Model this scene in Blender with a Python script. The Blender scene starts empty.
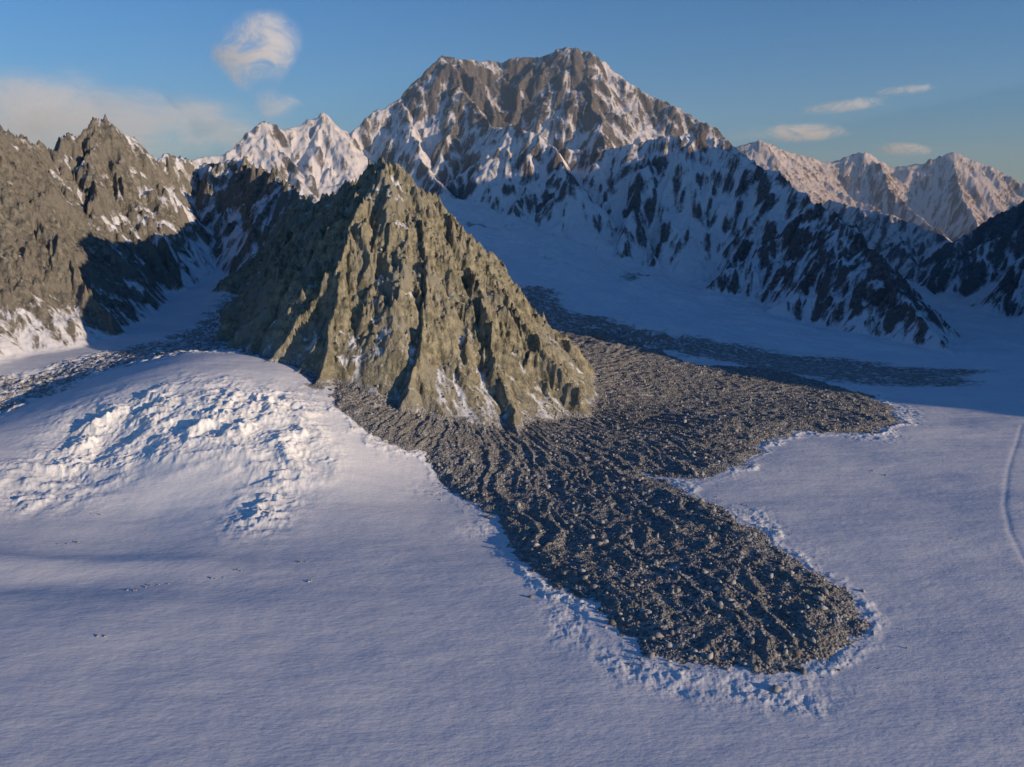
import bpy, math, numpy as np, time
T0=time.time()
rng=np.random.RandomState(7)
F=804.0; H=10.0; PITCH=math.radians(10.8)
cp,sp=math.cos(PITCH),math.sin(PITCH)
def W(px,py,Y):
    xc=(px-512)/F; yc=(383.5-py)/F
    t=Y/(cp+yc*sp)
    return (xc*t, Y, H+t*(-sp+yc*cp))
def G(px,py,z=0.0):
    xc=(px-512)/F; yc=(383.5-py)/F
    t=(z-H)/(-sp+yc*cp)
    return (xc*t, t*(cp+yc*sp))
# ---------- noise ----------
PERM=np.concatenate([np.random.RandomState(3).permutation(256)]*3).astype(np.int32)
GA=np.random.RandomState(4).rand(256)*2*np.pi
GX=np.cos(GA).astype(np.float32); GY=np.sin(GA).astype(np.float32)
def perlin(x,y,seed=0):
    x=x+seed*17.31; y=y-seed*9.77
    xi=np.floor(x).astype(np.int32); yi=np.floor(y).astype(np.int32)
    xf=(x-xi).astype(np.float32); yf=(y-yi).astype(np.float32)
    xi&=255; yi&=255
    u=xf*xf*xf*(xf*(xf*6-15)+10); v=yf*yf*yf*(yf*(yf*6-15)+10)
    A0=PERM[xi]; A1=PERM[xi+1]
    def g(A_,dx,dy):
        h=PERM[A_+yi+dy]
        return GX[h]*(xf-dx)+GY[h]*(yf-dy)
    a=g(A0,0,0); b=g(A1,1,0); c=g(A0,0,1); d=g(A1,1,1)
    return ((a+(b-a)*u)+((c+(d-c)*u)-(a+(b-a)*u))*v)*1.5
def fbm(x,y,o=4,seed=0,gain=0.5):
    s=0;a=1.0;n=0
    for i in range(o):
        s=s+a*perlin(x,y,seed+i); n+=a; a*=gain; x=x*2.03; y=y*2.03
    return s/n
def ridged(x,y,o=4,seed=0,gain=0.5):
    s=0;a=1.0;n=0;w=1.0
    for i in range(o):
        r=1-np.abs(perlin(x,y,seed+i)); r=r*r*w
        s=s+a*r; n+=a; w=np.clip(r*1.6,0,1); a*=gain; x=x*2.07; y=y*2.07
    return s/n
RH1=np.random.RandomState(8).rand(65536).astype(np.float32); RH2=np.random.RandomState(9).rand(65536).astype(np.float32)
def gully(px,py,dx,dy,seed):
    ix=np.floor(px).astype(np.int32); iy=np.floor(py).astype(np.int32)
    fx=(px-ix).astype(np.float32); fy=(py-iy).astype(np.float32)
    v=np.zeros_like(fx); sx=np.zeros_like(fx); wt=np.zeros_like(fx)
    for i in (-1,0,1):
        for j in (-1,0,1):
            hsh=(PERM[(ix+i+seed*13)&255]*256+PERM[(iy+j+seed*7)&255])&65535
            ax=fx-i-RH1[hsh]; ay=fy-j-RH2[hsh]
            w=np.exp(-2.2*(ax*ax+ay*ay)); m=(ax*dx+ay*dy)*6.2832
            v+=np.cos(m)*w; sx-=np.sin(m)*w; wt+=w
    wt+=1e-4; v/=wt; sx/=wt
    return v,sx*dx,sx*dy
def erode(x,y,gx_,gy_,cell,octs,seed=0,branch=0.9,gain=0.45):
    g=np.hypot(gx_,gy_)+1e-4
    ux,uy=-gy_/g,gx_/g
    dirx,diry=ux,uy
    h=np.zeros_like(g); hf=np.zeros_like(g); hx=np.zeros_like(g); hy=np.zeros_like(g); a=1.0; f=1.0/cell; n=0; nf=0
    for o in range(octs):
        ddx=dirx+hy*branch; ddy=diry-hx*branch
        l=np.hypot(ddx,ddy)+1e-4; ddx=ddx/l; ddy=ddy/l
        v,vx,vy=gully(x*f,y*f,ddx,ddy,seed+o)
        h+=v*a; hx+=vx*a*0.8; hy+=vy*a*0.8; n+=a; a*=gain; f*=2
        if o>=1: b_=0.8**(o-1); hf+=v*b_; nf+=b_
    return h/n,hf/nf
def sstep(a,b,x):
    t=np.clip((x-a)/(b-a),0,1); return t*t*(3-2*t)
def blur(a,n):
    for _ in range(n):
        a=(np.roll(a,1,0)+a*2+np.roll(a,-1,0))/4; a=(np.roll(a,1,1)+a*2+np.roll(a,-1,1))/4
    return a
# ---------- grid ----------
us=np.concatenate([np.linspace(-1.35,-0.70,90,endpoint=False),np.linspace(-0.70,0.70,1180,endpoint=False),np.geomspace(0.70,3.6,140)])
def geo(a,b,n): return np.geomspace(a,b,n,endpoint=False)
ys=np.concatenate([geo(5,13,40),geo(13,31,330),geo(31,60,480),geo(60,100,260),geo(100,165,300),geo(165,260,120),geo(260,480,40),[480]])
U,Y=np.meshgrid(us,ys); U=U.astype(np.float32); Y=Y.astype(np.float32); X=U*Y
def slope(Zs):
    dzdr=np.gradient(Zs,axis=0)/np.gradient(Y,axis=0)
    dzdu=np.gradient(Zs,axis=1)/np.gradient(X,axis=1)
    return dzdu,dzdr-dzdu*U
# ---------- floor by thin plate spline ----------
C=[]
for x in (-45,-22,0,22,45):
    for y in (4,14): C.append((x,y,0))
for q in [(0,560),(120,575),(250,560),(400,520),(430,480),(600,640),(700,560),(850,480),(700,440),(620,420),(950,560),(1010,450)]:
    g=G(*q); C.append((g[0],g[1],0))
for q in [(100,330,55),(100,290,70),(20,400,40),(-60,380,42),(200,280,72),(250,340,54),(150,352,46),
          (540,305,75),(620,278,92),(575,243,108),(500,218,108),(650,320,75),(700,345,63),
          (190,384,36),(125,396,35.5),(60,424,34),(250,392,35.5),(290,430,32.5),(265,470,30),(200,445,31.5),(100,465,31.5),(170,505,28.3),(0,480,30)]:
    C.append(W(*q))
for q in [(800,375,56),(1000,370,58),(1000,332,80),(1000,292,130),(1200,300,120),(1200,380,55)]:
    w=W(*q); C.append((w[0],w[1],max(0,w[2])))
C+= [(-100,60,8),(-100,160,10),(0,200,10),(100,250,3),(200,250,3),(0,420,10),(200,420,6),(-250,420,10),(-300,250,10)]
C=np.array(C,float)
def tk(r2): return 0.5*r2*np.log(r2+1e-6)
n=len(C)
D2=((C[:,None,:2]-C[None,:,:2])**2).sum(2)
A=np.zeros((n+3,n+3)); A[:n,:n]=tk(D2)+np.eye(n)*1.0
A[:n,n]=1;A[:n,n+1]=C[:,0];A[:n,n+2]=C[:,1];A[n:,:n]=A[:n,n:].T
wt=np.linalg.solve(A,np.concatenate([C[:,2],[0,0,0]]))
def tps(x,y):
    z=wt[n]+wt[n+1]*x+wt[n+2]*y
    for i in range(n): z=z+wt[i]*tk((x-C[i,0])**2+(y-C[i,1])**2)
    return z
UM=3.6
cu=np.linspace(-1.35,UM,330); cy=np.geomspace(5,480,260)
CU,CY=np.meshgrid(cu,cy); cz=np.clip(tps(CU*CY,CY),-1,30)
fi=np.clip((np.log(Y/5)/np.log(96)*259),0,258.999); fj=np.clip((U+1.35)/(UM+1.35)*329,0,328.999)
i0=fi.astype(int);j0=fj.astype(int);a=fi-i0;b=fj-j0
Z0=(cz[i0,j0]*(1-a)*(1-b)+cz[i0+1,j0]*a*(1-b)+cz[i0,j0+1]*(1-a)*b+cz[i0+1,j0+1]*a*b).astype(np.float32)
Z0=np.where(Y<40,np.maximum(Z0,-0.3),Z0)
print('floor',time.time()-T0)
# ---------- ridges ----------
ws=np.clip(Y/55,0.3,1.6)
wx=X+0.9*ws*fbm(X*0.22,Y*0.22,3,11)+0.26*fbm(X*0.9,Y*0.9,3,12,0.5)
wy=Y+0.9*ws*fbm(X*0.22,Y*0.22,3,21)+0.26*fbm(X*0.9,Y*0.9,3,22,0.5)
ZR=np.full(X.shape,-50,np.float32); LAB=np.zeros(X.shape,np.int8)
nseg=0
def seg(p,q,s,zb,pw,lab):
    global nseg
    hm=max(p[2],q[2])
    R=1.35*(hm-zb)/s+3
    x0=min(p[0],q[0])-R;x1=max(p[0],q[0])+R;y0=min(p[1],q[1])-R;y1=max(p[1],q[1])+R
    r0,r1=np.searchsorted(ys,[max(y0,5),max(y1,5)])
    if r1-r0<2: return
    ya=max(y0,5);uu=[x0/ya,x0/max(y1,5),x1/ya,x1/max(y1,5)]
    c0,c1=np.searchsorted(us,[min(uu),max(uu)])
    if c1-c0<2: return
    sl=(slice(r0,r1),slice(c0,c1)); x=wx[sl]; y=wy[sl]
    dx=q[0]-p[0];dy=q[1]-p[1];L2=dx*dx+dy*dy+1e-9
    t=np.clip(((x-p[0])*dx+(y-p[1])*dy)/L2,0,1)
    d=np.hypot(x-(p[0]+t*dx),y-(p[1]+t*dy))
    h=np.maximum(p[2]+t*(q[2]-p[2])-zb,0.02)
    qq=s*d/h
    z=np.where(qq>=1,zb-0.6*(s*d-h),zb+h*(1-np.minimum(qq,1))**pw)
    Zs=ZR[sl]; m=z>Zs
    Zs[m]=z[m]; LAB[sl][m]=lab; nseg+=1
def poly(P,s,zb,pw,lab):
    for p,q in zip(P[:-1],P[1:]): seg(p,q,s,zb,pw,lab)
def children(P,s,zb,pw,lab,spacing,depth,lenf=1.0,sides=(1,-1),prot=0.80):
    P=np.array(P,float)
    sg=np.hypot(*(P[1:,:2]-P[:-1,:2]).T); cum=np.concatenate([[0],np.cumsum(sg)])
    for side in sides:
        d=spacing*rng.uniform(0.2,0.9)
        while d<cum[-1]:
            i=min(np.searchsorted(cum,d)-1,len(sg)-1); i=max(i,0)
            f=(d-cum[i])/max(sg[i],1e-6)
            p=P[i]+f*(P[i+1]-P[i]); tv=(P[i+1]-P[i])[:2]/max(sg[i],1e-6)
            dz=(P[i+1][2]-P[i][2])/max(sg[i],1e-6)
            h0=p[2]-zb
            if h0>0.8:
                nv=np.array([-tv[1],tv[0]])*side
                dirv=nv+tv*(-dz*0.9)+tv*rng.uniform(-0.35,0.35)
                dirv/=np.hypot(*dirv)
                L=h0/s*rng.uniform(0.75,1.1)*lenf
                k=5; pts=[]; cur=p[:2].copy(); ang=math.atan2(dirv[1],dirv[0])
                pr=prot*rng.uniform(0.93,1.1)
                for j in range(k+1):
                    q=j/k
                    hh=h0*0.985*max(0.015,(1-min(q*lenf*pr,0.985)))**pw
                    hh*=1+ (rng.uniform(-0.07,0.07) if j>0 else 0)
                    pts.append((cur[0],cur[1],zb+hh))
                    ang+=rng.uniform(-0.22,0.22)
                    cur=cur+np.array([math.cos(ang),math.sin(ang)])*L/k
                poly(pts,s*1.3,zb,1.12,lab)
                if depth>1: children(pts,s*1.3,zb,1.12,lab,spacing*0.5,depth-1,0.8)
            d+=spacing*rng.uniform(0.6,1.4)
def R(pts,s,zb,pw,lab,spacing,depth=2,**k):
    P=[W(*p) for p in pts]
    poly(P,s,zb,pw,lab)
    if spacing: children(P,s,zb,pw,lab,spacing,depth,**k)
PYR,LEFT,MAIN,FAR,SNOWP=2,3,4,5,6
apex=(385,161,48)
R([apex,(362,205,45.5),(350,250,43.5),(335,310,40.8),(322,380,38),(322,440,36.3)],1.35,0.3,1.1,PYR,2.6)
R([(388,168,48),(410,215,46),(428,260,44),(425,320,41.2),(405,390,37.8),(385,450,35.2)],1.25,0,1.12,PYR,2.6)
R([apex,(410,172,48.3),(440,203,48.3),(480,248,47.8),(520,303,47),(560,358,46),(596,408,44.3)],1.2,0,1.1,PYR,2.6)
R([(440,203,48),(468,250,46.3),(485,320,43),(505,385,40),(520,435,37)],1.3,0,1.1,PYR,2.4)
R([(520,303,47),(535,350,44.5),(550,400,41.5),(562,430,39.5)],1.3,0,1.1,PYR,2.4)
R([apex,(362,180,52),(342,193,58),(320,203,66),(300,192,74)],1.15,1.5,1.1,PYR,3)
R([(300,192,74),(270,175,82),(240,160,88),(200,166,90),(165,152,88),(150,162,86),(130,142,82),(118,128,80),(100,117,78),(80,135,76),(60,140,74),(48,158,72),(20,140,66),(0,128,62),(-60,120,56),(-140,150,50)],1.15,3.2,1.25,LEFT,5)
R([(100,117,78),(85,160,73),(95,205,68),(90,250,64)],1.2,3.2,1.15,LEFT,3.5)
R([(60,140,74),(40,190,66),(25,225,60),(20,270,55)],1.2,2.5,1.15,LEFT,3.5)
R([(170,170,118),(200,160,120),(235,150,125),(262,121,130),(285,131,132),(325,113,135),(345,130,135),(370,165,130)],0.8,8,1.2,SNOWP,9)
R([(330,170,125),(355,127,136),(400,95,142),(430,65,146),(445,56,147),(470,62,150),(500,61,153),(540,55,152),(570,47,150),(590,53,150),(620,75,148),(650,95,146),(680,108,143),(710,125,140),(740,150,136),(775,190,130),(810,215,122)],0.95,8,1.2,MAIN,14)
R([(445,56,147),(462,88,140),(490,128,131),(515,125,124),(545,142,120),(575,180,112)],1.0,6.5,1.15,MAIN,9)
R([(400,95,142),(415,140,130),(440,185,119),(465,222,109)],1.0,6.5,1.15,MAIN,9)
R([(570,47,150),(590,95,141),(605,140,130)],1.0,8,1.15,MAIN,10)
R([(560,150,124),(600,150,121),(640,142,119),(690,134,117),(722,150,114),(760,166,109),(800,190,100),(850,228,86),(890,270,77),(930,330,68),(955,365,63)],0.95,-0.6,1.3,MAIN,6.5)
R([(735,148,230),(760,139,230),(790,153,235),(830,162,240),(865,151,240),(890,166,238),(920,163,236),(955,151,235),(985,163,232),(1024,184,225),(1100,165,220),(1250,150,210)],0.75,3,1.15,FAR,17)
R([(830,200,175),(860,208,165),(900,218,158),(940,237,150),(990,262,140),(1040,250,138),(1100,225,135),(1250,190,130)],0.7,1,1.15,FAR,11)
R([(-60,120,120),(20,150,130),(100,160,140),(200,175,140)],0.8,8,1.15,SNOWP,10)
# added range right of frame, put in to cast shade on the back valley
P=[(84,20,5),(86,27,22),(87,36,30),(87,50,35),(89,65,34),(92,78,33),(95,98,34),(102,122,36)]
poly(P,0.95,0,1.2,FAR); children(P,0.95,0,1.2,FAR,9,1)
print('ridges',nseg,time.time()-T0)
hab=np.clip(ZR-Z0,0,30)
det=(ridged(wx*0.16,wy*0.16,3,31,0.5)-0.45)
detb=(ridged(wx*0.45,wy*0.45,4,38,0.5)-0.45)
det3=(ridged(wx*2.6,wy*2.6,3,45,0.55)-0.42)
near=1-sstep(60,110,Y)
gx,gy=slope(blur(ZR,4))
ERO=np.zeros_like(ZR); ERF=np.zeros_like(ZR)
for (ya,yb,cell,octs,sd_) in ((28,62,2.6,5,3),(54,105,4.0,5,9),(96,270,5.5,5,15)):
    rr=slice(*np.searchsorted(ys,[ya,yb])); m=(ZR[rr]>Z0[rr]-1.5)
    e,ef=erode(X[rr][m],Y[rr][m],gx[rr][m],gy[rr][m],cell,octs,sd_,gain=0.50)
    fade=(sstep(ya,ya+8,Y[rr][m]) if ya>30 else 1)
    for Tm,ee in ((ERO,e),(ERF,ef)):
        T=Tm[rr]; old=T[m]; T[m]=old*(1-fade)+ee*fade
print('erode',time.time()-T0, ERO.std(),ERF.std())
cellA=np.interp(ys,[50,62,95,108],[3.0,4.2,4.0,3.8])[:,None].astype(np.float32)
g0=np.clip(np.hypot(gx,gy),0,1.3)
mid=np.clip(hab*0.25,0,1)
ZR=ZR+mid*(ERO*cellA*0.27*g0+det*(0.5*near+0.5*(1-near))+detb*(0.55*near+0.25*(1-near))+det3*(0.28*near+0.04))
# ---------- debris ----------
def polysd(pts,amp=0.5):
    P=np.array(pts)
    rr=slice(0,int(np.searchsorted(ys,100)))
    x=X[rr]+amp*WD[0][rr]; y=Y[rr]+amp*WD[1][rr]
    dd=np.full(x.shape,1e9,np.float32); ins=np.zeros(x.shape,bool)
    for i in range(len(P)):
        p=P[i];q=P[(i+1)%len(P)]
        dx,dy=q-p; t=np.clip(((x-p[0])*dx+(y-p[1])*dy)/(dx*dx+dy*dy+1e-9),0,1)
        dd=np.minimum(dd,np.hypot(x-p[0]-t*dx,y-p[1]-t*dy))
        c=((p[1]>y)!=(q[1]>y))&(x<(q[0]-p[0])*(y-p[1])/(q[1]-p[1]+1e-12)+p[0]); ins^=c
    out=np.full(X.shape,-50,np.float32); out[rr]=np.where(ins,dd,-dd); return out
WD=(fbm(X*0.55,Y*0.55,6,51,0.65),fbm(X*0.55,Y*0.55,6,55,0.65))
deb1=[G(*q) for q in [(335,452),(375,466),(420,466),(450,488),(490,513),(510,548),(545,583),(585,603),(618,632),(655,658),(710,672),(770,674),(830,660),(858,642),(866,612),(845,588),(800,566),(765,540),(725,510),(680,488),(652,474),(700,482),(745,468),(765,445),(800,432),(870,436),(900,425),(895,408),(870,392),(820,380)]]
deb1+=[G(*q) for q in [(770,368,.3),(700,362,.8),(640,345,1.2),(600,335,1.5),(560,330,2),(520,330,2),(400,400,.5),(330,430,0.5)]]
SD1=polysd(deb1,1.0)
deb2=[G(q[0],q[1],q[2]) for q in [(-40,420,1.6),(40,392,2.2),(110,372,2.6),(190,366,2.8),(300,385,2.2),(330,400,1.8),(330,310,3),(280,290,3.6),(220,310,3.4),(170,335,3),(90,352,2.8),(30,368,2.4),(-40,380,2)]]
SD2=polysd(deb2)
deb3=[W(*q)[:2] for q in [(500,330,60),(500,280,80),(545,280,82),(590,310,72),(630,325,68),(700,330,66),(780,338,64),(860,348,62),(940,360,59),(1000,370,57),(970,390,53),(880,392,52),(760,372,56),(640,350,61)]]
SD3=polysd(deb3)
stk=fbm(X*0.12,Y*0.5,4,177,0.6)
DEB=np.maximum(sstep(-0.05,0.25,SD1),0.56*sstep(-1.6,1.8,SD2+2.2*stk)); DEB=np.maximum(DEB,0.66*sstep(-1.8,1.8,SD3+2.2*stk))
ap=(-3.0,47.0)
ang=np.arctan2(X-ap[0],-(Y-ap[1])); rad=np.hypot(X-ap[0],Y-ap[1])
angw=ang+0.13*fbm(X*0.16,Y*0.16,4,61)
flow=ridged(angw*22,rad*0.18,5,62,0.62)-0.4
rub=ridged(X*1.3,Y*1.3,5,65,0.62)-0.4
Z=Z0.copy()
und=fbm(X*0.06,Y*0.10,3,71)*0.35*sstep(12,25,Y)+fbm(X*0.35,Y*0.6,3,73)*0.03+fbm(X*0.9+Y*.3,Y*2.2,3,75)*0.012
Z+=und
sw0=G(-40,556); sw1=G(260,572)
tt=np.clip((X-sw0[0])/(sw1[0]-sw0[0]),0,1.15); ysw=sw0[1]+tt*(sw1[1]-sw0[1])+0.35*np.sin(X*0.5)
Z+=0.16*np.exp(-((Y-ysw)/0.8)**2)*(1-sstep(sw1[0]-3,sw1[0]+2,X))
Z-=0.10*np.exp(-((Y-ysw+1.5)/0.8)**2)*(1-sstep(sw1[0]-3,sw1[0]+2,X))
d1=sstep(-0.1,0.9,SD1)
Z+=d1*(0.14+0.16*flow+0.10*rub)
vb=sstep(-0.3,0.3,fbm(X*0.25,Y*0.25,2,170))
berm=np.exp(-((SD1+0.22)/0.20)**2)*(Y<52)*(0.15+0.75*vb)
bn=ridged(X*1.8,Y*1.8,4,68)
Z+=berm*(0.05+0.10*np.clip(bn-0.3,0,1))
skirt=np.exp(-((SD1+0.8)/0.6)**2)*(Y<52)*sstep(-0.2,0.35,fbm(X*0.22,Y*0.22,2,169))
Z+=skirt*0.07*fbm(X*2.5,Y*2.5,4,69,0.6)
Z+=sstep(-0.3,1,SD2)*(0.25*flow+0.20*rub)
def bl(px,py,z,r,e=1.0):
    g=G(px,py,z); return np.exp(-(((X-g[0])/r)**2+((Y-g[1])/(r*e))**2))
ser=np.clip(bl(190,400,2.8,2.8,.9)+bl(110,410,2.4,2.6,.8)+bl(270,420,2.0,2.0,1.2)+bl(290,455,1.2,1.4,1.2)+bl(268,500,0.4,1.1,1.6)+0.8*bl(50,440,2,2.4,.8)+.7*bl(30,470,1.2,1.8,.6),0,1)
bright=np.clip(bl(190,430,2.2,5.5,.8)+bl(280,460,1,3,1.3),0,1)  # mask for the mound's sunlit brightness, painted into the snow colour
ser*=0.55+0.45*sstep(-.25,.3,fbm(X*.35,Y*.35,2,180))
Z+=ser*(0.52*(ridged(X*0.45,Y*0.75,6,81,0.58)-0.4)+0.08*(ridged(X*3,Y*3,3,84)-0.4))
tr_=[G(*q_) for q_ in ((1022,425),(1008,470),(1004,505),(1010,535),(1030,570))]
dtr=np.full(X.shape,9.,np.float32)
for p_,q_ in zip(tr_[:-1],tr_[1:]):
    dx_,dy_=q_[0]-p_[0],q_[1]-p_[1]; t_=np.clip(((X-p_[0])*dx_+(Y-p_[1])*dy_)/(dx_*dx_+dy_*dy_),0,1)
    dtr=np.minimum(dtr,np.hypot(X-p_[0]-t_*dx_,Y-p_[1]-t_*dy_))
Z-=0.012*np.exp(-(dtr/0.10)**2)
backg=sstep(58,72,Y)
bg2=sstep(78,100,Y)
Z+=backg*(1.0*fbm(X*0.07,Y*0.07,3,90)+0.45*fbm(X*0.25,Y*0.25,4,92)+0.14*ridged(X*0.6,Y*0.6,4,91))+bg2*(1.2*(ridged(X*0.13,Y*0.10,4,93,0.5)-.4)+0.35*(ridged(X*.3,Y*.9,4,97)-.4))
ol=W(640,350,62); orad=np.hypot((X-ol[0])*1.0,(Y-ol[1]-2)*1.3)
Z+=np.exp(-(orad/6)**2)*0.22*np.sin(orad*2.6+5*fbm(X*.3,Y*.3,4,95))
diff=ZR-Z
k=0.25; hh=np.clip(0.5+0.5*(ZR-Z)/k,0,1); Zf=Z*(1-hh)+ZR*hh+k*hh*(1-hh)*0.8
print('detail',time.time()-T0)
gx,gy=slope(Zf)
gm=blur(np.hypot(gx,gy),3)
nz=fbm(X*0.12,Y*0.12,4,101,0.5)
labf=LAB
thr=np.select([labf==PYR,labf==LEFT,labf==MAIN,labf==FAR,labf==SNOWP],[0.78,1.48,1.52,1.22,1.65],0.6).astype(np.float32)
alt=np.select([labf==PYR],[0.75*sstep(9.0,14.0,Zf)],0.25*sstep(12,24,Zf)*(labf==LEFT))
th=thr+alt
th=th-0.55*sstep(24,31,Zf+4*nz)*(labf==MAIN)
bt=W(640,150,118); th=th+0.35*np.exp(-(((X-bt[0])/24)**2+((Y-bt[1]+8)/16)**2))
sm=W(600,62,149); th=th+0.9*np.exp(-(((X-sm[0]-4)/5)**2+((Y-sm[1])/7)**2))
lf=W(385,120,138); th=th+0.45*np.exp(-(((X-lf[0])/10)**2+((Y-lf[1])/16)**2))
sp2=W(900,280,76); th=th-0.3*np.exp(-(((X-sp2[0])/10)**2+((Y-sp2[1])/12)**2))
lw=W(30,290,56); th=th-0.9*np.exp(-(((X-lw[0])/12)**2+((Y-lw[1])/10)**2))  # painted shade: snow thinned so the left range's foot goes dark
snowR=sstep(-0.8,0.8,(th-gm)+0.5*nz-0.35*ERO-1.2*ERF)
inrock=sstep(-0.05,0.35,diff)
SNOW=1-inrock*(1-snowR)
oc=bg2*sstep(0.55,0.75,fbm(X*0.12,Y*0.12,5,190,0.6)*0.5+0.5)*(X<25)
SNOW=SNOW*(1-0.75*oc*(1-inrock))
debm=DEB*(1-inrock)
foot=np.exp(-np.abs(diff)/0.5)*(Y<52)*(LAB==PYR)
debm=np.clip(np.maximum(debm,foot*0.8),0,1)
debm=np.clip(debm+0.30*np.clip(berm+0.8*skirt,0,1)*(1-inrock),0,1)
icy=np.clip(ser*0.8+berm*0.7+skirt*0.4,0,1)
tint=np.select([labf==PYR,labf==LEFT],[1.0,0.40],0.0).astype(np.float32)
print('masks',time.time()-T0)
lab=np.where(diff>0.0,LAB,0); lab=np.where((lab==0)&(debm>0.5)&(Y<75),1,lab)
nr,nc=X.shape
idx=np.arange(nr*nc).reshape(nr,nc)
q=np.stack([idx[:-1,:-1],idx[:-1,1:],idx[1:,1:],idx[1:,:-1]],-1).reshape(-1,4)
fl=lab[:-1,:-1].reshape(-1)
co=np.stack([X,Y,Zf],-1).reshape(-1,3).astype(np.float32)
attrs={'snow':SNOW,'deb':debm,'icy':icy,'tint':tint,'sunlit':bright}
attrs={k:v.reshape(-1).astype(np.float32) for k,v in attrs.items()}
# ---------- materials ----------
def N(nt,t,**k):
    n_=nt.nodes.new(t)
    for a_,b_ in k.items(): setattr(n_,a_,b_)
    return n_
def terrain_mat():
    m=bpy.data.materials.new('snow_rock_terrain'); m.use_nodes=True; nt=m.node_tree; nt.nodes.clear(); L=nt.links.new
    out=N(nt,'ShaderNodeOutputMaterial'); bs=N(nt,'ShaderNodeBsdfPrincipled'); L(bs.outputs[0],out.inputs[0])
    geo_=N(nt,'ShaderNodeNewGeometry'); P=geo_.outputs['Position']
    def at(nm):
        a_=N(nt,'ShaderNodeAttribute'); a_.attribute_name=nm; return a_.outputs['Fac']
    def noise(scale,det=5,rough=.6,vec=None):
        n_=N(nt,'ShaderNodeTexNoise'); n_.inputs['Scale'].default_value=scale; n_.inputs['Detail'].default_value=det; n_.inputs['Roughness'].default_value=rough
        L(vec or P,n_.inputs['Vector']); return n_.outputs['Fac']
    def math_(op,a_,b_=None,c_=None,clamp=False):
        n_=N(nt,'ShaderNodeMath',operation=op); n_.use_clamp=clamp
        for i,v in enumerate((a_,b_,c_)):
            if v is None: continue
            if isinstance(v,(int,float)): n_.inputs[i].default_value=v
            else: L(v,n_.inputs[i])
        return n_.outputs[0]
    def mix(f,a_,b_):
        n_=N(nt,'ShaderNodeMix',data_type='RGBA')
        for i,v in ((0,f),(6,a_),(7,b_)):
            if isinstance(v,(tuple,float,int)): n_.inputs[i].default_value=(v if not isinstance(v,tuple) else (*v,1))
            else: L(v,n_.inputs[i])
        return n_.outputs[2]
    def ramp(f,lo,hi):
        n_=N(nt,'ShaderNodeMapRange'); n_.interpolation_type='SMOOTHSTEP'
        L(f,n_.inputs[0]); n_.inputs[1].default_value=lo; n_.inputs[2].default_value=hi; return n_.outputs[0]
    n_big=noise(0.35,4,.65); n_med=noise(2.2,6,.72)
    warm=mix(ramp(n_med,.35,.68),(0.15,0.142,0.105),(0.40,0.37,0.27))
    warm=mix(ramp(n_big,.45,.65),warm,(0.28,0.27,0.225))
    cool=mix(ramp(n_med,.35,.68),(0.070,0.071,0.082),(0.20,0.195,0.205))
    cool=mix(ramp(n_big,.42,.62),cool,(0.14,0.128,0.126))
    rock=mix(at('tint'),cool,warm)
    vo=N(nt,'ShaderNodeTexVoronoi'); vo.inputs['Scale'].default_value=12; L(P,vo.inputs['Vector'])
    vs=N(nt,'ShaderNodeSeparateColor'); L(vo.outputs['Color'],vs.inputs[0])
    debc=mix(ramp(vs.outputs[0],0.1,1.0),(0.11,0.11,0.113),(0.33,0.325,0.32))
    debc=mix(ramp(n_big,.40,.66),debc,(0.20,0.192,0.18))
    debc=mix(math_('MULTIPLY',ramp(n_med,.54,.70),0.6),debc,(0.6,0.61,0.64))
    snc=mix(ramp(n_big,.3,.7),(0.56,0.58,0.65),(0.64,0.645,0.69))
    snc=mix(at('sunlit'),snc,(0.80,0.80,0.81))  # paler snow paints sunlight onto the mound
    icc=mix(ramp(n_med,.32,.60),(0.52,0.53,0.54),(0.87,0.87,0.87))
    snc=mix(at('icy'),snc,icc)
    s1=math_('ADD',at('snow'),math_('MULTIPLY',math_('SUBTRACT',n_med,.5),1.2))
    sm_=ramp(s1,0.18,0.92)
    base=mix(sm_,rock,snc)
    d1=math_('ADD',at('deb'),math_('MULTIPLY',math_('SUBTRACT',n_med,.5),1.8))
    dm=math_('MULTIPLY',ramp(d1,0.36,0.70),ramp(at('deb'),0.05,0.3))
    base=mix(dm,base,debc)
    L(base,bs.inputs['Base Color']); bs.inputs['Roughness'].default_value=0.85
    bs.inputs['Specular IOR Level'].default_value=0.2
    rocky=math_('MAXIMUM',math_('MULTIPLY',math_('SUBTRACT',1.0,sm_),0.8),math_('MULTIPLY',dm,0.35))
    mpn=N(nt,'ShaderNodeMapping'); mpn.inputs['Scale'].default_value=(1,1,0.4); L(P,mpn.inputs[0])
    nb=noise(2.6,6,.72,mpn.outputs[0])
    b1=N(nt,'ShaderNodeBump'); b1.inputs['Distance'].default_value=0.5; L(nb,b1.inputs['Height'])
    L(math_('ADD',rocky,math_('MULTIPLY',at('icy'),0.25)),b1.inputs['Strength'])
    b2=N(nt,'ShaderNodeBump'); b2.inputs['Distance'].default_value=0.05; L(vo.outputs['Distance'],b2.inputs['Height']); b2.invert=True
    L(dm,b2.inputs['Strength']); L(b1.outputs[0],b2.inputs['Normal'])
    mp=N(nt,'ShaderNodeMapping'); mp.inputs['Scale'].default_value=(1.0,2.2,1); mp.inputs['Rotation'].default_value=(0,0,0.5); L(P,mp.inputs[0])
    ns=noise(4.5,4,.6,mp.outputs[0])
    b3=N(nt,'ShaderNodeBump'); b3.inputs['Distance'].default_value=0.03; b3.inputs['Strength'].default_value=0.6; L(ns,b3.inputs['Height']); L(b2.outputs[0],b3.inputs['Normal'])
    L(b3.outputs[0],bs.inputs['Normal'])
    return m
MAT=terrain_mat()
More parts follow.
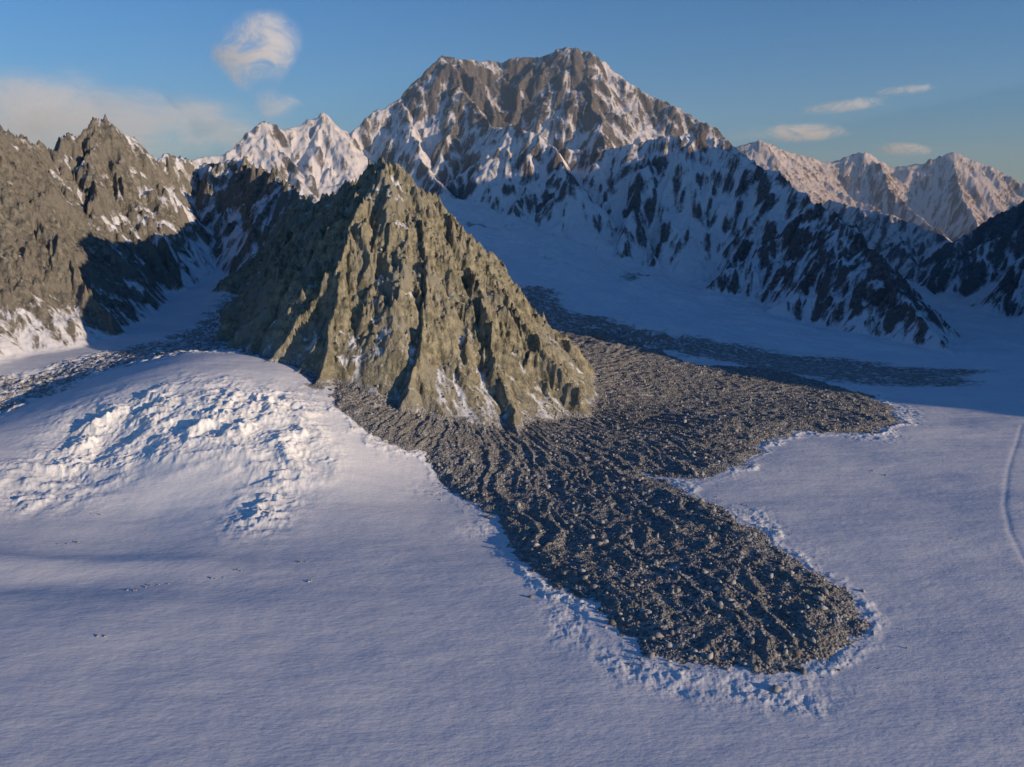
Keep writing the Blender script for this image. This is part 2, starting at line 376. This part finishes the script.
names={0:'snow_glacier_ground',1:'landslide_debris_terrain',2:'rocky_pyramid_mountain',3:'rocky_mountain_ridge',4:'snowy_mountain_massif',5:'distant_mountain_range',6:'snow_mountain_range'}
for l,nm in names.items():
    f=q[fl==l]
    if len(f)==0: continue
    used=np.zeros(len(co),bool); used[f.reshape(-1)]=True
    ui=np.flatnonzero(used); remap=np.zeros(len(co),np.int32); remap[ui]=np.arange(len(ui))
    f=remap[f]
    me=bpy.data.meshes.new(nm)
    me.vertices.add(len(ui)); me.vertices.foreach_set('co',co[ui].reshape(-1))
    me.loops.add(f.size); me.loops.foreach_set('vertex_index',f.reshape(-1).astype(np.int32))
    me.polygons.add(len(f)); me.polygons.foreach_set('loop_start',(np.arange(len(f))*4).astype(np.int32)); me.polygons.foreach_set('loop_total',np.full(len(f),4,np.int32))
    me.update(calc_edges=True)
    me.polygons.foreach_set('use_smooth',np.ones(len(f),bool))
    for k_,v in attrs.items():
        a_=me.attributes.new(k_,'FLOAT','POINT'); a_.data.foreach_set('value',v[ui])
    me.materials.append(MAT)
    ob=bpy.data.objects.new(nm,me); bpy.context.collection.objects.link(ob)
print('mesh',time.time()-T0)
# ---------- boulders ----------
def sampleZ(x,y):
    u=x/y
    j=np.interp(u,us,np.arange(nc)); i=np.interp(y,ys,np.arange(nr))
    i0=np.clip(i.astype(int),0,nr-2); j0=np.clip(j.astype(int),0,nc-2); a_=i-i0;b_=j-j0
    g=lambda A_: A_[i0,j0]*(1-a_)*(1-b_)+A_[i0+1,j0]*a_*(1-b_)+A_[i0,j0+1]*(1-a_)*b_+A_[i0+1,j0+1]*a_*b_
    return g(Zf),g(SD1),g(debm)
nb=120000
bx=rng.uniform(-12,26,nb); by=rng.uniform(16,56,nb)
bz,bsd,bdm=sampleZ(bx,by)
keep=((bsd>0.0)&(rng.rand(nb)<0.6))|((bsd>-1.2)&(rng.rand(nb)<0.16*np.exp(-np.abs(bsd)/.4)))
bx,by,bz=bx[keep],by[keep],bz[keep]
sx_=[];sy_=[]
for q_ in [(60,540),(78,537),(130,590),(152,584),(218,577),(240,571),(100,641),(163,583),(300,560),(95,512),(870,470),(885,474),(950,540),(310,580)]:  # little boulders added in place of dark crevasse slits
    g=G(*q_)
    for _ in range(3): sx_.append(g[0]+rng.uniform(-.2,.2)); sy_.append(g[1]+rng.uniform(-.08,.08))
sx_=np.array(sx_);sy_=np.array(sy_); sz_,_,_=sampleZ(sx_,sy_)
sz=0.013*(rng.rand(len(bx))+0.008)**(-0.5)*np.interp(by,[17,26,40],[1.2,0.95,0.85]); sz=np.clip(sz,0.012,0.12)
bx=np.concatenate([bx,sx_]);by=np.concatenate([by,sy_]);bz=np.concatenate([bz,sz_]);sz=np.concatenate([sz,rng.uniform(.02,.045,len(sx_))]); nb=len(bx)
ph=(1+5**.5)/2
ico=np.array([(-1,ph,0),(1,ph,0),(-1,-ph,0),(1,-ph,0),(0,-1,ph),(0,1,ph),(0,-1,-ph),(0,1,-ph),(ph,0,-1),(ph,0,1),(-ph,0,-1),(-ph,0,1)])/1.9
icf=np.array([(0,11,5),(0,5,1),(0,1,7),(0,7,10),(0,10,11),(1,5,9),(5,11,4),(11,10,2),(10,7,6),(7,1,8),(3,9,4),(3,4,2),(3,2,6),(3,6,8),(3,8,9),(4,9,5),(2,4,11),(6,2,10),(8,6,7),(9,8,1)])
V=ico[None]*(1+rng.uniform(-0.35,0.35,(nb,12,1)))*rng.uniform(0.6,1.3,(nb,1,3))*sz[:,None,None]
th_=rng.rand(nb)*6.28; c_,s_=np.cos(th_)[:,None],np.sin(th_)[:,None]
V=np.stack([V[...,0]*c_-V[...,1]*s_,V[...,0]*s_+V[...,1]*c_,V[...,2]*0.8],-1)
V+=np.stack([bx,by,bz+sz*0.2],-1)[:,None]
Fc=(icf[None]+np.arange(nb)[:,None,None]*12).reshape(-1)
me=bpy.data.meshes.new('boulder_field'); me.vertices.add(nb*12); me.vertices.foreach_set('co',V.astype(np.float32).reshape(-1))
me.loops.add(len(Fc)); me.loops.foreach_set('vertex_index',Fc.astype(np.int32))
me.polygons.add(len(Fc)//3); me.polygons.foreach_set('loop_start',(np.arange(len(Fc)//3)*3).astype(np.int32)); me.polygons.foreach_set('loop_total',np.full(len(Fc)//3,3,np.int32))
me.update(calc_edges=True)
a_=me.attributes.new('rv','FLOAT','POINT'); a_.data.foreach_set('value',np.repeat(rng.rand(nb),12).astype(np.float32))
bm_=bpy.data.materials.new('boulder_rock'); bm_.use_nodes=True; nt=bm_.node_tree; b_=nt.nodes['Principled BSDF']; b_.inputs['Roughness'].default_value=.9
at_=nt.nodes.new('ShaderNodeAttribute'); at_.attribute_name='rv'; cr=nt.nodes.new('ShaderNodeValToRGB')
cr.color_ramp.elements[0].color=(0.11,0.11,0.113,1); cr.color_ramp.elements[1].color=(0.38,0.375,0.37,1)
nt.links.new(at_.outputs['Fac'],cr.inputs[0]); nt.links.new(cr.outputs[0],b_.inputs['Base Color'])
me.materials.append(bm_)
ob=bpy.data.objects.new('boulder_field',me); bpy.context.collection.objects.link(ob)
print('boulders',nb,time.time()-T0)
# ---------- clouds ----------
def cloud(px,py,w_,h_,seed,sx=3,sy=3,lo=.45,hi=.75,dens=.8,rot=0,YD=900):
    c=W(px,py,YD); k=YD/F; nx=24
    vs_=[];fs=[]
    for j in range(7):
        for i in range(nx+1):
            u=i/nx*2-1; v=j/6*2-1
            x=u*w_/2*k; z=v*h_/2*k
            vs_.append((x*math.cos(rot)-z*math.sin(rot), 18*u*u+6*v*v, x*math.sin(rot)+z*math.cos(rot)))
    for j in range(6):
        for i in range(nx):
            a0=j*(nx+1)+i; fs.append((a0,a0+1,a0+nx+2,a0+nx+1))
    me=bpy.data.meshes.new('cloud'); me.from_pydata(vs_,[],fs); 
    uv=me.uv_layers.new(name='UVMap')
    for p in me.polygons:
        p.use_smooth=True
        for li in p.loop_indices:
            vi=me.loops[li].vertex_index; uv.data[li].uv=((vi%(nx+1))/nx,(vi//(nx+1))/6)
    m=bpy.data.materials.new('cloud_vapour'); m.use_nodes=True; nt=m.node_tree; nt.nodes.clear(); L=nt.links.new
    out=N(nt,'ShaderNodeOutputMaterial'); tr=N(nt,'ShaderNodeBsdfTransparent'); mx=N(nt,'ShaderNodeMixShader')
    di=N(nt,'ShaderNodeBsdfDiffuse'); tl=N(nt,'ShaderNodeBsdfTranslucent'); ms=N(nt,'ShaderNodeMixShader'); ms.inputs[0].default_value=.25
    di.inputs[0].default_value=(.95,.95,.95,1); tl.inputs[0].default_value=(.95,.95,.95,1)
    L(di.outputs[0],ms.inputs[1]); L(tl.outputs[0],ms.inputs[2])
    tc=N(nt,'ShaderNodeTexCoord'); mp=N(nt,'ShaderNodeMapping'); mp.inputs['Scale'].default_value=(sx,sy,1); mp.inputs['Location'].default_value=(seed*3.7,seed*1.3,0); L(tc.outputs['UV'],mp.inputs[0])
    no=N(nt,'ShaderNodeTexNoise'); no.inputs['Scale'].default_value=1; no.inputs['Detail'].default_value=8; no.inputs['Roughness'].default_value=.62; no.inputs['Distortion'].default_value=.6; L(mp.outputs[0],no.inputs[0])
    sub=N(nt,'ShaderNodeVectorMath',operation='SUBTRACT'); L(tc.outputs['UV'],sub.inputs[0]); sub.inputs[1].default_value=(.5,.5,0)
    ln=N(nt,'ShaderNodeVectorMath',operation='LENGTH'); L(sub.outputs[0],ln.inputs[0])
    r1=N(nt,'ShaderNodeMapRange'); r1.interpolation_type='SMOOTHSTEP'; L(ln.outputs['Value'],r1.inputs[0]); r1.inputs[1].default_value=.49; r1.inputs[2].default_value=.05
    ad=N(nt,'ShaderNodeMath',operation='MULTIPLY'); L(no.outputs[0],ad.inputs[0]); 
    ad2=N(nt,'ShaderNodeMath',operation='POWER'); L(r1.outputs[0],ad2.inputs[0]); ad2.inputs[1].default_value=.5; L(ad2.outputs[0],ad.inputs[1])
    r2=N(nt,'ShaderNodeMapRange'); r2.interpolation_type='SMOOTHSTEP'; L(ad.outputs[0],r2.inputs[0]); r2.inputs[1].default_value=lo; r2.inputs[2].default_value=hi; r2.inputs[4].default_value=dens
    L(r2.outputs[0],mx.inputs[0]); L(tr.outputs[0],mx.inputs[1]); L(ms.outputs[0],mx.inputs[2]); L(mx.outputs[0],out.inputs[0])
    me.materials.append(m)
    ob=bpy.data.objects.new('cloud',me); bpy.context.collection.objects.link(ob); ob.location=c
cloud(252,50,135,105,1,3.4,2.6,.24,.58,.85,rot=.5)
cloud(120,125,480,110,2,4,2,.2,.6,.6,YD=950)
cloud(15,112,360,130,3,3,2,.18,.58,.65,YD=1000)
cloud(270,104,100,60,4,3,2.5,.34,.68,.4)
cloud(795,133,190,30,5,5,1.8,.26,.66,.75,rot=.03)
cloud(850,105,150,22,6,5,1.6,.28,.66,.65,rot=.12)
cloud(905,90,130,18,7,5,1.5,.28,.66,.5,rot=.1)
cloud(905,149,100,22,8,5,1.5,.26,.64,.75)
# ---------- distant haze: a real, thin volume over the far ranges ----------
x0,x1,y0,y1,z0_,z1_=-420,420,92,470,-8,52
me=bpy.data.meshes.new('distant_haze'); me.from_pydata([(x0,y0,z0_),(x1,y0,z0_),(x1,y1,z0_),(x0,y1,z0_),(x0,y0,z1_),(x1,y0,z1_),(x1,y1,z1_),(x0,y1,z1_)],[],[(0,3,2,1),(4,5,6,7),(0,1,5,4),(1,2,6,5),(2,3,7,6),(3,0,4,7)])
m=bpy.data.materials.new('haze_air'); m.use_nodes=True; nt=m.node_tree; nt.nodes.clear()
out=nt.nodes.new('ShaderNodeOutputMaterial'); vsn=nt.nodes.new('ShaderNodeVolumeScatter'); vsn.inputs['Color'].default_value=(0.46,0.70,1,1); vsn.inputs['Density'].default_value=0.0032; vsn.inputs['Anisotropy'].default_value=0.0
nt.links.new(vsn.outputs[0],out.inputs['Volume']); me.materials.append(m)
ob=bpy.data.objects.new('distant_haze',me); bpy.context.collection.objects.link(ob)
# ---------- world & sun ----------
AZ=math.radians(118); EL=math.radians(9)
w=bpy.data.worlds.new('World'); bpy.context.scene.world=w; w.use_nodes=True; nt=w.node_tree
bg=nt.nodes['Background']; sky=nt.nodes.new('ShaderNodeTexSky'); sky.sky_type='NISHITA'; sky.sun_disc=False
sky.sun_elevation=EL; sky.sun_rotation=AZ; sky.altitude=2500; sky.air_density=1.3; sky.dust_density=0.3; sky.ozone_density=6
nt.links.new(sky.outputs[0],bg.inputs[0]); bg.inputs[1].default_value=0.15
sd=bpy.data.lights.new('sun','SUN'); sd.energy=5.0; sd.angle=math.radians(0.5); sd.color=(1,0.77,0.52)
so=bpy.data.objects.new('sun',sd); bpy.context.collection.objects.link(so)
from mathutils import Vector
dv=Vector((math.sin(AZ)*math.cos(EL),math.cos(AZ)*math.cos(EL),math.sin(EL)))
so.rotation_euler=dv.to_track_quat('Z','Y').to_euler(); so.location=dv*100
cd=bpy.data.cameras.new('camera'); cd.sensor_width=36; cd.lens=F*36/1024; cd.clip_start=0.1; cd.clip_end=3000
cam=bpy.data.objects.new('camera',cd); bpy.context.collection.objects.link(cam); cam.location=(0,0,H); cam.rotation_euler=(math.pi/2-PITCH,0,0)
sc=bpy.context.scene; sc.camera=cam
sc.view_settings.view_transform='Standard'; sc.view_settings.look='None'; sc.view_settings.exposure=0
print('done',time.time()-T0)
